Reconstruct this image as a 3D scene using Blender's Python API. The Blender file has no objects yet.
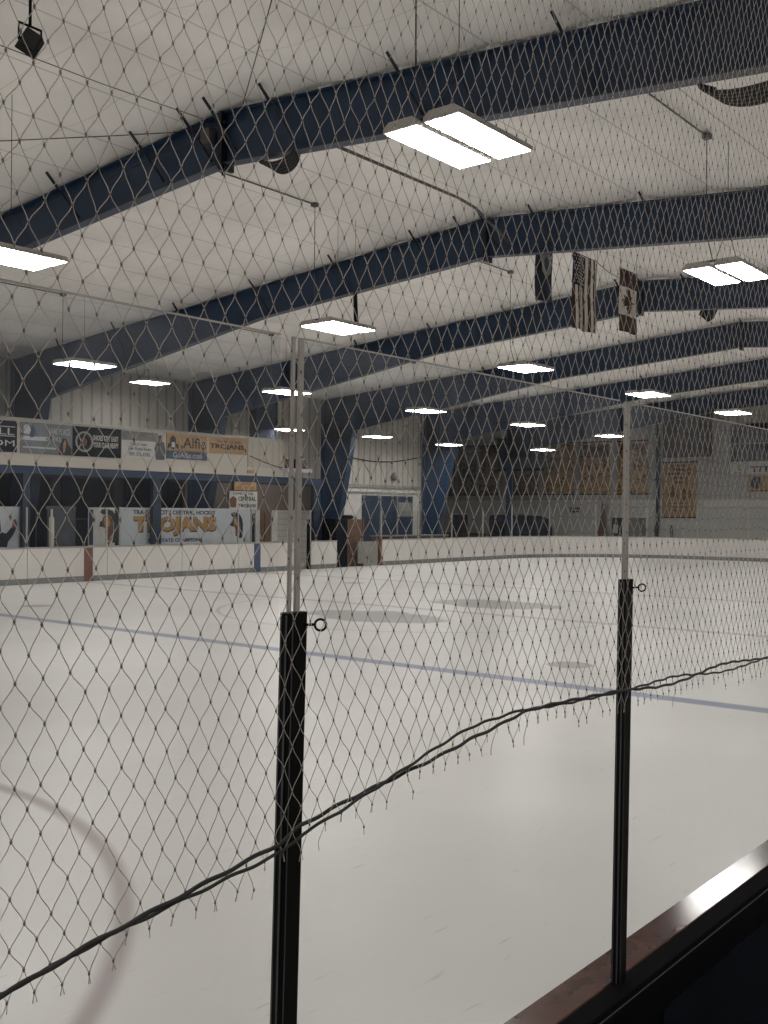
import bpy, math, random
from mathutils import Vector, Matrix
random.seed(7)
C = bpy.context.scene.collection
PI = math.pi

# ------------------------------------------------------------------ camera, world, exposure
EYE = 2.14                      # height of the lens above the ice; X runs along the rink, Y across it
TH, PITCH, ROLL, FPX = 0.6854, 0.0015, 0.0072, 1032.5
fw = Vector((math.cos(TH)*math.cos(PITCH), math.sin(TH)*math.cos(PITCH), math.sin(PITCH)))
r0 = Vector((math.sin(TH), -math.cos(TH), 0)); u0 = r0.cross(fw)
rt = math.cos(ROLL)*r0 + math.sin(ROLL)*u0
up = math.cos(ROLL)*u0 - math.sin(ROLL)*r0
cam = bpy.data.cameras.new('camera'); cam.sensor_fit = 'HORIZONTAL'; cam.sensor_width = 36
cam.lens = FPX/768*36; cam.clip_start = .05; cam.clip_end = 300
co = bpy.data.objects.new('camera', cam); C.objects.link(co)
M = Matrix((rt, up, -fw)).transposed().to_4x4(); M.translation = Vector((0, 0, EYE)); co.matrix_world = M
bpy.context.scene.camera = co
sc = bpy.context.scene
sc.view_settings.view_transform = 'Standard'; sc.view_settings.look = 'None'
sc.view_settings.gamma = 1; sc.view_settings.use_curve_mapping = False
sc.view_settings.exposure = 0.0
LAMP = 40.0                     # radiance of the lamp diffusers
w = bpy.data.worlds.new('world'); sc.world = w; w.use_nodes = True
w.node_tree.nodes['Background'].inputs[0].default_value = (1, .96, .91, 1)
w.node_tree.nodes['Background'].inputs[1].default_value = 0.42

def at(px, py, axis, val):
    """point of the plane axis=val seen at photo pixel (px, py)"""
    d = fw*FPX + rt*(px-384) - up*(py-512)
    t = (val-(EYE if axis == 2 else 0))/d[axis]
    return Vector((0, 0, EYE)) + d*t

# ------------------------------------------------------------------ materials
def newmat(name):
    m = bpy.data.materials.new(name); m.use_nodes = True
    nt = m.node_tree; return m, nt, nt.nodes['Principled BSDF']
def mat(name, col, rough=.6, metal=0, var=.12, scale=3, bump=0, spec=.5, dark=None, wear=0):
    m, nt, b = newmat(name); N = nt.nodes; L = nt.links
    tc = N.new('ShaderNodeTexCoord'); nz = N.new('ShaderNodeTexNoise')
    nz.inputs['Scale'].default_value = scale; nz.inputs['Detail'].default_value = 5
    L.new(tc.outputs['Object'], nz.inputs['Vector'])
    rp = N.new('ShaderNodeValToRGB')
    d = dark or tuple(c*(1-var*2) for c in col)
    rp.color_ramp.elements[0].position = .3; rp.color_ramp.elements[0].color = (*d, 1)
    rp.color_ramp.elements[1].position = .62; rp.color_ramp.elements[1].color = (*col, 1)
    L.new(nz.outputs['Fac'], rp.inputs[0]); L.new(rp.outputs[0], b.inputs['Base Color'])
    b.inputs['Roughness'].default_value = rough; b.inputs['Metallic'].default_value = metal
    b.inputs['Specular IOR Level'].default_value = spec
    if bump:
        bp = N.new('ShaderNodeBump'); bp.inputs['Strength'].default_value = bump
        n2 = N.new('ShaderNodeTexNoise'); n2.inputs['Scale'].default_value = scale*14
        L.new(tc.outputs['Object'], n2.inputs['Vector']); L.new(n2.outputs['Fac'], bp.inputs['Height'])
        L.new(bp.outputs[0], b.inputs['Normal'])
    return m
def s(r, g, b):
    f = lambda c: (c/255/12.92 if c/255 <= .04045 else ((c/255+.055)/1.055)**2.4)
    return (f(r), f(g), f(b))
BLUE = mat('painted_steel_blue', (.0075, .032, .080), .45, var=.12, scale=.7, bump=.05)
BLUEF = mat('painted_steel_blue_flange', (.03, .050, .085), .42, var=.12, scale=.7)
BRACE = mat('dark_brace_steel', (.006, .012, .024), .5)
BLACK = mat('black_paint', (.0018, .0018, .002), .5, var=.1, spec=.16)
BLACKP = mat('black_board', (.0016, .002, .003), .85, var=.2, scale=6, spec=.05)
MATTE = mat('matte_black_rubber', (.004, .004, .0045), .9, spec=.05)
GREYL = mat('groove_grey', (.07, .075, .085), .45)
ALU = mat('aluminium', (.42, .40, .37), .38, metal=.35, var=.08, scale=12)
WHITE = mat('white_plastic_board', (.60, .575, .545), .42, var=.04, scale=.8)
CAP = mat('cap_rail_grey', (.36, .34, .31), .5)
KICK = mat('kick_plate_grey', (.20, .205, .20), .5, var=.15, scale=2)
REDP = mat('red_brown_paint', (.17, .07, .05), .5, var=.15)
BLUEP = mat('blue_stripe_paint', (.05, .08, .15), .5)
CONC = mat('concrete', (.25, .24, .22), .8, var=.15)
FASC = mat('fascia_cream', (.50, .46, .40), .6, var=.05, scale=.6)
WOOD = mat('brown_wood', (.13, .075, .05), .6, var=.2, scale=5)
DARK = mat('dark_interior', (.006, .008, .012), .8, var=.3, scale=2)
DBLUE = mat('dark_blue_panel', (.016, .034, .065), .5, var=.2, scale=1)
GREYP = mat('grey_panel', (.22, .215, .20), .6, var=.1)
LIGHTP = mat('pale_panel', (.50, .49, .46), .6, var=.06)
BROWNW = mat('brown_siding', (.10, .072, .062), .8, var=.2, scale=3)
MAROON = mat('dull_red_brown', (.09, .06, .055), .7)
GOLD = mat('gold_cloth', (.40, .25, .12), .8, var=.08, scale=2)
NAVY = mat('navy_cloth', (.012, .022, .05), .85, var=.2, scale=4)
CLOTHW = mat('white_cloth', (.62, .58, .52), .85, var=.06, scale=4)
CLOTHR = mat('maroon_cloth', (.055, .022, .018), .85, var=.15, scale=4)
BANW = mat('banner_white', (.50, .52, .56), .6, var=.05, scale=2)
BANB = mat('banner_black', (.006, .008, .013), .6, spec=.08)
BANG = mat('banner_slate', (.17, .19, .21), .6, var=.18, scale=3)
INK = mat('ink_dark', (.02, .022, .03), .7)
INKW = mat('ink_pale', (.55, .54, .52), .7)
INKB = mat('ink_blue', (.05, .08, .14), .7)
INKO = mat('ink_gold', (.40, .23, .08), .7)
INKR = mat('ink_brown', (.16, .07, .04), .7)
NETM = mat('net_twine', (.45, .41, .37), .7, var=.12, scale=30, spec=.2)
KNOT = mat('net_knot', (.20, .18, .16), .8, var=.12, scale=30, spec=.2)
ROPE = mat('dark_rope', (.018, .017, .017), .75, var=.25, scale=60)
HOUS = mat('lamp_housing', (.45, .43, .40), .45, var=.05)
CABLE = mat('cable_black', (.02, .02, .022), .6)
CONDU = mat('conduit_grey', (.10, .09, .085), .5)

def emit(name, col, st):
    m = bpy.data.materials.new(name); m.use_nodes = True; nt = m.node_tree
    nt.nodes.remove(nt.nodes['Principled BSDF'])
    e = nt.nodes.new('ShaderNodeEmission'); e.inputs[0].default_value = (*col, 1); e.inputs[1].default_value = st
    nt.links.new(e.outputs[0], nt.nodes['Material Output'].inputs[0]); return m
LAMPM = emit('lamp_diffuser', (1, .97, .93), LAMP)

def corrugated(name, col, pitch, axis, depth=.35, seam=0):
    """ribbed metal siding: darker groove every <pitch> metres"""
    m, nt, b = newmat(name); N = nt.nodes; L = nt.links
    g = N.new('ShaderNodeNewGeometry'); sp = N.new('ShaderNodeSeparateXYZ'); L.new(g.outputs['Position'], sp.inputs[0])
    def mt(op, a, bb=None, c=None):
        n = N.new('ShaderNodeMath'); n.operation = op
        for i, v in enumerate((a, bb, c)):
            if v is None: continue
            if isinstance(v, (int, float)): n.inputs[i].default_value = v
            else: L.new(v, n.inputs[i])
        return n.outputs[0]
    x = sp.outputs[axis]
    fr = mt('FRACT', mt('DIVIDE', x, pitch))
    gr = mt('LESS_THAN', mt('ABSOLUTE', mt('SUBTRACT', fr, .5)), .12)
    nz = N.new('ShaderNodeTexNoise'); nz.inputs['Scale'].default_value = .8; L.new(g.outputs['Position'], nz.inputs['Vector'])
    k = mt('SUBTRACT', mt('ADD', .88, mt('MULTIPLY', nz.outputs['Fac'], .2)), mt('MULTIPLY', gr, depth))
    mx = N.new('ShaderNodeVectorMath'); mx.operation = 'SCALE'; mx.inputs[0].default_value = col; L.new(k, mx.inputs['Scale'])
    L.new(mx.outputs[0], b.inputs['Base Color']); b.inputs['Roughness'].default_value = .6
    bp = N.new('ShaderNodeBump'); bp.inputs['Distance'].default_value = .03; bp.inputs['Strength'].default_value = .6; bp.invert = True
    L.new(gr, bp.inputs['Height']); L.new(bp.outputs[0], b.inputs['Normal'])
    return m
CORR = corrugated('white_ribbed_siding', (.40, .375, .335), .42, 0)
CORRE = corrugated('end_wall_siding', (.38, .37, .35), .6, 1, .12)
CORRF = corrugated('ribbed_fascia', (.44, .405, .355), .35, 0, .12)
SLAT = corrugated('slatted_door', (.36, .345, .32), .25, 2, .15)
BRSID = corrugated('brown_ribbed_siding', (.10, .075, .065), .5, 0, .05)
BLOCKW = corrugated('painted_block_wall', (.56, .54, .51), .4, 2, .04)

def ice_material():
    m, nt, b = newmat('ice'); N = nt.nodes; L = nt.links
    g = N.new('ShaderNodeNewGeometry'); sp = N.new('ShaderNodeSeparateXYZ'); L.new(g.outputs['Position'], sp.inputs[0])
    X, Y = sp.outputs[0], sp.outputs[1]
    def mt(op, a, bb=None, c=None):
        n = N.new('ShaderNodeMath'); n.operation = op; n.use_clamp = False
        for i, v in enumerate((a, bb, c)):
            if v is None: continue
            if isinstance(v, (int, float)): n.inputs[i].default_value = v
            else: L.new(v, n.inputs[i])
        return n.outputs[0]
    def soft(d, half, blur):      # 1 where |d| < half, soft edge
        n = N.new('ShaderNodeMapRange'); n.interpolation_type = 'SMOOTHSTEP'
        L.new(mt('ABSOLUTE', d), n.inputs[0]); n.inputs[1].default_value = half-blur; n.inputs[2].default_value = half+blur
        n.inputs[3].default_value = 1; n.inputs[4].default_value = 0; return n.outputs[0]
    def dist(cx, cy, sx=1, sy=1):
        dx = mt('MULTIPLY', mt('SUBTRACT', X, cx), sx); dy = mt('MULTIPLY', mt('SUBTRACT', Y, cy), sy)
        return mt('SQRT', mt('ADD', mt('MULTIPLY', dx, dx), mt('MULTIPLY', dy, dy)))
    def noise(scale, det=4, stretch=None):
        n = N.new('ShaderNodeTexNoise'); n.inputs['Scale'].default_value = scale; n.inputs['Detail'].default_value = det
        if stretch:
            mp = N.new('ShaderNodeMapping'); mp.inputs['Scale'].default_value = stretch; mp.inputs['Rotation'].default_value = (0, 0, .5)
            L.new(g.outputs['Position'], mp.inputs[0]); L.new(mp.outputs[0], n.inputs['Vector'])
        else: L.new(g.outputs['Position'], n.inputs['Vector'])
        return n.outputs['Fac']
    col = None
    rp = N.new('ShaderNodeValToRGB'); L.new(noise(.35), rp.inputs[0])
    rp.color_ramp.elements[0].position = .3; rp.color_ramp.elements[0].color = (.56, .545, .525, 1)
    rp.color_ramp.elements[1].position = .7; rp.color_ramp.elements[1].color = (.63, .615, .595, 1)
    col = rp.outputs[0]
    def over(col, fac, c, amt):
        mx = N.new('ShaderNodeMix'); mx.data_type = 'RGBA'
        L.new(mt('MULTIPLY', fac, amt), mx.inputs[0]); L.new(col, mx.inputs[6]); mx.inputs[7].default_value = (*c, 1)
        return mx.outputs[2]
    blu = (.20, .225, .32); red = (.34, .27, .25)
    col = over(col, soft(mt('SUBTRACT', X, 11.48), .15, .04), blu, .95)
    col = over(col, soft(mt('SUBTRACT', X, 18.55), .15, .03), red, .65)
    col = over(col, soft(mt('SUBTRACT', X, 25.8), .15, .03), (.30, .25, .25), .6)
    col = over(col, soft(mt('SUBTRACT', X, 45.2), .04, .02), red, .6)
    col = over(col, soft(mt('SUBTRACT', dist(-.25, 7.3), 4.57), .055, .045), (.30, .25, .245), .85)
    col = over(col, soft(dist(-.25, 7.3), .3, .02), red, .8)
    col = over(col, soft(mt('SUBTRACT', dist(18.55, 14), 4.57), .04, .03), (.28, .29, .36), .6)
    for cx, cy in ((13.1, 7.26), (13.1, 20.8), (24.0, 7.26), (24.0, 20.8)):
        col = over(col, soft(dist(cx, cy), .33, .03), (.30, .27, .26), .85)
    for cx, cy in ((40.5, 7.3), (40.5, 20.7)):
        col = over(col, soft(mt('SUBTRACT', dist(cx, cy), 4.57), .035, .02), red, .5)
    # worn centre logos, one either side of the centre line
    nn = noise(1.3, 6)
    for cx, cy in ((16.55, 13.75), (20.7, 13.6)):
        wob = mt('ADD', dist(cx, cy, 1.0, .62), mt('MULTIPLY', mt('SUBTRACT', nn, .5), .9))
        col = over(col, soft(wob, 1.05, .12), (.22, .215, .215), .8)
    # skate scratches
    sp1 = N.new('ShaderNodeMapRange'); L.new(noise(2.2, 8, (1.5, 14, 1)), sp1.inputs[0])
    sp1.inputs[1].default_value = .64; sp1.inputs[2].default_value = .74
    col = over(col, sp1.outputs[0], (.36, .35, .34), .55)
    L.new(col, b.inputs['Base Color'])
    rr = N.new('ShaderNodeMapRange'); L.new(noise(.8), rr.inputs[0]); rr.inputs[3].default_value = .30; rr.inputs[4].default_value = .44
    L.new(rr.outputs[0], b.inputs['Roughness'])
    b.inputs['IOR'].default_value = 1.31
    bp = N.new('ShaderNodeBump'); bp.inputs['Strength'].default_value = .08; bp.inputs['Distance'].default_value = .01
    L.new(noise(6), bp.inputs['Height']); L.new(bp.outputs[0], b.inputs['Normal'])
    return m
ICE = ice_material()

def glass_material(name, haze, tint=(.93, .945, .95), scale=1.6, gloss=.035):
    m = bpy.data.materials.new(name); m.use_nodes = True; nt = m.node_tree; N = nt.nodes; L = nt.links
    N.remove(N['Principled BSDF'])
    tr = N.new('ShaderNodeBsdfTransparent'); tr.inputs[0].default_value = (*tint, 1)
    gl = N.new('ShaderNodeBsdfGlossy'); gl.inputs['Roughness'].default_value = .04
    df = N.new('ShaderNodeBsdfDiffuse'); df.inputs[0].default_value = (.64, .69, .76, 1)
    tl = N.new('ShaderNodeBsdfTranslucent'); tl.inputs[0].default_value = (.64, .69, .76, 1)
    hz = N.new('ShaderNodeMixShader'); hz.inputs[0].default_value = .5
    L.new(df.outputs[0], hz.inputs[1]); L.new(tl.outputs[0], hz.inputs[2])
    g = N.new('ShaderNodeNewGeometry')
    n1 = N.new('ShaderNodeTexNoise'); n1.inputs['Scale'].default_value = scale*2; n1.inputs['Detail'].default_value = 9; n1.inputs['Roughness'].default_value = .75
    L.new(g.outputs['Position'], n1.inputs['Vector'])
    mr = N.new('ShaderNodeMapRange'); L.new(n1.outputs['Fac'], mr.inputs[0])
    mr.inputs[1].default_value = .38; mr.inputs[2].default_value = .72; mr.inputs[3].default_value = haze*.35; mr.inputs[4].default_value = haze*2.2
    sp = N.new('ShaderNodeSeparateXYZ'); L.new(g.outputs['Position'], sp.inputs[0])
    m2 = N.new('ShaderNodeMapRange'); L.new(sp.outputs[2], m2.inputs[0])      # scuffs, grime and painted-in reflections, thickest in the upper half
    m2.inputs[1].default_value = 2.05; m2.inputs[2].default_value = 2.38; m2.inputs[3].default_value = .10; m2.inputs[4].default_value = 1.0
    mu = N.new('ShaderNodeMath'); mu.operation = 'MULTIPLY'; L.new(mr.outputs[0], mu.inputs[0]); L.new(m2.outputs[0], mu.inputs[1])
    a = N.new('ShaderNodeMixShader'); L.new(mu.outputs[0], a.inputs[0]); L.new(tr.outputs[0], a.inputs[1]); L.new(hz.outputs[0], a.inputs[2])
    fr = N.new('ShaderNodeLayerWeight'); fr.inputs['Blend'].default_value = .12
    f2 = N.new('ShaderNodeMath'); f2.operation = 'MULTIPLY'; f2.inputs[1].default_value = gloss*10; L.new(fr.outputs['Fresnel'], f2.inputs[0])
    c = N.new('ShaderNodeMixShader'); L.new(f2.outputs[0], c.inputs[0]); L.new(a.outputs[0], c.inputs[1]); L.new(gl.outputs[0], c.inputs[2])
    L.new(c.outputs[0], N['Material Output'].inputs[0]); return m
GLASS = glass_material('scuffed_rink_glass', .085)
GLASSF = glass_material('far_rink_glass', .006, (.95, .96, .96), gloss=.006)

def ceiling_material():
    m, nt, b = newmat('white_roof_insulation'); N = nt.nodes; L = nt.links
    g = N.new('ShaderNodeNewGeometry'); sp = N.new('ShaderNodeSeparateXYZ'); L.new(g.outputs['Position'], sp.inputs[0])
    def mt(op, a, bb=None):
        n = N.new('ShaderNodeMath'); n.operation = op
        for i, v in enumerate((a, bb)):
            if v is None: continue
            if isinstance(v, (int, float)): n.inputs[i].default_value = v
            else: L.new(v, n.inputs[i])
        return n.outputs[0]
    def line(x, pitch, wd):
        return mt('LESS_THAN', mt('ABSOLUTE', mt('SUBTRACT', mt('FRACT', mt('DIVIDE', x, pitch)), .5)), wd/pitch/2)
    pl = line(mt('SUBTRACT', sp.outputs[1], .75), 1.5, .035)
    sm = line(sp.outputs[0], 1.52, .03)
    nz = N.new('ShaderNodeTexNoise'); nz.inputs['Scale'].default_value = .45; nz.inputs['Detail'].default_value = 6; L.new(g.outputs['Position'], nz.inputs['Vector'])
    k = mt('SUBTRACT', mt('ADD', .70, mt('MULTIPLY', nz.outputs['Fac'], .58)), mt('ADD', mt('MULTIPLY', pl, .32), mt('MULTIPLY', sm, .14)))
    mx = N.new('ShaderNodeVectorMath'); mx.operation = 'SCALE'; mx.inputs[0].default_value = (.93, .905, .87); L.new(k, mx.inputs['Scale'])
    L.new(mx.outputs[0], b.inputs['Base Color']); b.inputs['Roughness'].default_value = .6
    return m
CEIL = ceiling_material()

def mottled(name, a, bcol, scale, pos=.5, sharp=.06):
    m, nt, b = newmat(name); N = nt.nodes; L = nt.links
    tc = N.new('ShaderNodeTexCoord'); nz = N.new('ShaderNodeTexNoise'); nz.inputs['Scale'].default_value = scale; nz.inputs['Detail'].default_value = 4
    L.new(tc.outputs['Object'], nz.inputs['Vector'])
    rp = N.new('ShaderNodeValToRGB'); rp.color_ramp.elements[0].position = pos-sharp; rp.color_ramp.elements[0].color = (*a, 1)
    rp.color_ramp.elements[1].position = pos+sharp; rp.color_ramp.elements[1].color = (*bcol, 1)
    L.new(nz.outputs['Fac'], rp.inputs[0]); L.new(rp.outputs[0], b.inputs['Base Color']); b.inputs['Roughness'].default_value = .8
    return m
GOLDM = mottled('gold_print', (.13, .07, .05), (.42, .27, .12), 5.5, .43)
BRNM = mottled('brown_print', (.075, .045, .036), (.21, .12, .065), 5, .5)
REDM = mottled('reddish_dark_panel', (.045, .045, .055), (.11, .075, .065), 1.4, .5, .15)
LEDGE = mottled('worn_red_ledge', (.045, .02, .016), (.085, .036, .028), 16, .45, .10)
LEDGE.node_tree.nodes['Principled BSDF'].inputs['Roughness'].default_value = .13
LEDGE.node_tree.nodes['Principled BSDF'].inputs['Specular IOR Level'].default_value = .28

# ------------------------------------------------------------------ mesh helpers
class MB:
    def __init__(s): s.v = []; s.f = []; s.smooth = []
    def add(s, vs, fs, sm=False):
        o = len(s.v); s.v += [tuple(v) for v in vs]; s.f += [tuple(i+o for i in f) for f in fs]; s.smooth += [sm]*len(fs); return s
    def box(s, x0, x1, y0, y1, z0, z1):
        x0, x1 = min(x0, x1), max(x0, x1); y0, y1 = min(y0, y1), max(y0, y1); z0, z1 = min(z0, z1), max(z0, z1)
        return s.add([(x0,y0,z0),(x1,y0,z0),(x1,y1,z0),(x0,y1,z0),(x0,y0,z1),(x1,y0,z1),(x1,y1,z1),(x0,y1,z1)],
                     [(0,3,2,1),(4,5,6,7),(0,1,5,4),(1,2,6,5),(2,3,7,6),(3,0,4,7)])
    def hull(s, a, b):            # two matching loops of points joined into a closed solid
        n = len(a); return s.add(list(a)+list(b), [tuple(range(n-1, -1, -1)), tuple(range(n, 2*n))]+[(i, (i+1) % n, n+(i+1) % n, n+i) for i in range(n)])
    def prism(s, poly, axis, a, b):   # polygon of 2-D points in the other two axes, extruded along axis from a to b
        def P(p, t):
            q = list(p); q.insert(axis, t); return tuple(q)
        return s.hull([P(p, a) for p in poly], [P(p, b) for p in poly])
    def tube(s, pts, r, n=6, cap=True):
        pts = [Vector(p) for p in pts]; vs = []; k = len(pts); prev = None
        for i, p in enumerate(pts):
            t = (pts[min(i+1, k-1)]-pts[max(i-1, 0)])
            t = t.normalized() if t.length > 1e-9 else Vector((0, 0, 1))
            if prev is None:
                a = Vector((0, 0, 1)) if abs(t.z) < .9 else Vector((1, 0, 0)); prev = t.cross(a).normalized()
            else:
                q = prev - t*prev.dot(t); prev = q.normalized() if q.length > 1e-6 else prev
            b = t.cross(prev); rr = r[i] if isinstance(r, (list, tuple)) else r
            vs += [p + (prev*math.cos(2*PI*j/n) + b*math.sin(2*PI*j/n))*rr for j in range(n)]
        fs = [(i*n+j, i*n+(j+1) % n, (i+1)*n+(j+1) % n, (i+1)*n+j) for i in range(k-1) for j in range(n)]
        s.add(vs, fs, True)
        if cap: s.f += [tuple(len(s.v)-k*n+j for j in range(n-1, -1, -1)), tuple(len(s.v)-n+j for j in range(n))]; s.smooth += [False, False]
        return s
    def ring(s, c, R, r, nrm, n=20, m=6):
        nrm = Vector(nrm).normalized(); a = nrm.cross(Vector((0, 0, 1)) if abs(nrm.z) < .9 else Vector((1, 0, 0))).normalized(); b = nrm.cross(a); c = Vector(c)
        vs = []
        for i in range(n):
            t = 2*PI*i/n; d = a*math.cos(t)+b*math.sin(t)
            vs += [c+d*(R+r*math.cos(2*PI*j/m))+nrm*r*math.sin(2*PI*j/m) for j in range(m)]
        return s.add(vs, [(i*m+j, ((i+1) % n)*m+j, ((i+1) % n)*m+(j+1) % m, i*m+(j+1) % m) for i in range(n) for j in range(m)], True)
    def build(s, name, m, parent=None, bevel=0, seg=1):
        me = bpy.data.meshes.new(name); off = Vector((0, 0, 0))
        me.from_pydata([Vector(v)-off for v in s.v], [], s.f); me.update()
        me.polygons.foreach_set('use_smooth', s.smooth); me.materials.append(m)
        o = bpy.data.objects.new(name, me); C.objects.link(o)
        if parent is not None:
            o.parent = parent; o.matrix_parent_inverse = parent.matrix_basis.inverted()
        if bevel:
            bv = o.modifiers.new('bevel', 'BEVEL'); bv.width = bevel; bv.segments = seg; bv.limit_method = 'ANGLE'
        return o
def tag(o, label=None, cat=None, group=None, kind=None):
    for k, v in (('label', label), ('category', cat), ('group', group), ('kind', kind)):
        if v: o[k] = v
    return o
def thing(name, label, cat, loc=(0, 0, 0), group=None, kind=None):
    o = bpy.data.objects.new(name, None); C.objects.link(o); o.location = loc; o.empty_display_size = .1
    return tag(o, label, cat, group, kind)
def dup(root, loc, label=None, group=None):
    r = root.copy(); C.objects.link(r); r.location = loc
    if label: r['label'] = label
    if group: r['group'] = group
    for ch in list(root.children):
        c = ch.copy(); C.objects.link(c); c.parent = r; c.matrix_parent_inverse = ch.matrix_parent_inverse.copy()
        for g in list(ch.children):
            d = g.copy(); C.objects.link(d); d.parent = c; d.matrix_parent_inverse = g.matrix_parent_inverse.copy()
    return r
def text(body, m, parent, x0, x1, z0, z1, plane, face='-Y', name='lettering', bold=0, depth=.006):
    """lettering fitted to a rectangle; face -Y: x0<x1 along +X on plane y; face -X: x0>x1 along -Y on plane x"""
    cu = bpy.data.curves.new(name, 'FONT'); cu.body = body; cu.size = 1; cu.extrude = .02; cu.offset = bold; cu.resolution_u = 2
    to = bpy.data.objects.new('tmp', cu); C.objects.link(to)
    bpy.context.view_layer.update()
    me = bpy.data.meshes.new_from_object(to.evaluated_get(bpy.context.evaluated_depsgraph_get()))
    bpy.data.objects.remove(to); bpy.data.curves.remove(cu)
    xs = [v.co.x for v in me.vertices]; ys = [v.co.y for v in me.vertices]
    ax, bx, ay, by = min(xs), max(xs), min(ys), max(ys)
    for v in me.vertices:
        u = (v.co.x-ax)/(bx-ax); t = (v.co.y-ay)/(by-ay); d = depth if v.co.z > 0 else 0
        a = x0+(x1-x0)*u; z = z0+(z1-z0)*t
        v.co = (a, plane-d, z) if face == '-Y' else (plane-d, a, z)
    me.materials.clear(); me.materials.append(m)
    o = bpy.data.objects.new(name, me); C.objects.link(o)
    if parent is not None: o.parent = parent; o.matrix_parent_inverse = parent.matrix_basis.inverted()
    return o
def poly(pts, m, parent, plane, name, face='-Y', depth=.008):
    """flat cut-out shape (list of (u, z)) standing proud of a board"""
    b = MB()
    if face == '-Y': b.hull([(u, plane-depth, z) for u, z in pts], [(u, plane, z) for u, z in pts])
    else: b.hull([(plane-depth, u, z) for u, z in pts], [(plane, u, z) for u, z in pts])
    return b.build(name, m, parent)

# ------------------------------------------------------------------ building shell
S = 7.6
FX = [3.66+S*k for k in range(7)]           # steel frames
LX = [1.35+S*k for k in range(7)]           # lamps
RY, RZ = 12.55, 8.57                        # ridge of the frames
YC = 31.4                                   # outer line of the far columns
def ztop(y): return 7.156-.03*(y-31.4) if y > 31.4 else RZ-.075*(y-RY) if y > RY else RZ-.085*(RY-y)
def zbot(y):
    if y > RY:
        return 7.77-.075*(y-RY) if y < 19.5 else 7.249-(y-19.5)*.148
    return 7.77-.088*(RY-y) if y > -1 else 7.77-.088*13.55-( -1-y)*.2

b = MB(); b.box(-14, 57, -7, 43, -.25, -.03); tag(b.build('floor', CONC), kind='structure')
b = MB(); b.box(-12, 50, 1.2, 27.3, -.03, 0); tag(b.build('ice_surface', ICE), kind='structure')
def roof():
    v = []; f = []; ys = []
    y = -7.0
    while y <= 43.01: ys.append(y); y += .25
    xs = [-14, 57]
    for x in xs:
        for y in ys:
            t = ((y-0)/1.5) % 1.0
            v.append((x, y, ztop(y)+.13-.07*math.sin(PI*t)))
    n = len(ys)
    top = len(v)
    for x in xs:
        for y in (ys[0], RY, ys[-1]): v.append((x, y, ztop(y)+.5))
    f = [(i, i+1, n+i+1, n+i) for i in range(n-1)]
    f += [(top, top+3, top+4, top+1), (top+1, top+4, top+5, top+2)]
    m = MB(); m.add(v, f, True); return m
tag(roof().build('ceiling', CEIL), kind='structure')
tag(MB().box(-14, 41.5, 31.62, 31.8, 3.45, 7.6).build('wall_left', CORR), kind='structure')
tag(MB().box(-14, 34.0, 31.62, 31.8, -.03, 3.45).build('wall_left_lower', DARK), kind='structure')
tag(MB().box(34.0, 41.5, 31.62, 31.8, -.03, 3.45).build('wall_left_entrance', LIGHTP), kind='structure')
tag(MB().box(41.5, 41.7, 31.62, 42.5, -.03, 7.3).build('wall_partition', GREYP), kind='structure')
tag(MB().box(56, 56.2, -7, 42.7, 3.05, 8.9).build('wall_back', CORRE), kind='structure')
tag(MB().box(55.97, 56.2, -7, 42.7, -.03, 3.05).build('wall_back_lower', BLOCKW), kind='structure')
tag(MB().box(41.7, 56, 42.5, 42.7, -.03, 7.2).build('wall_left_aisle', CORR), kind='structure')
tag(MB().box(-14, 56, -7.2, -7, -.03, 7.6).build('wall_right', CORR), kind='structure')

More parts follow.
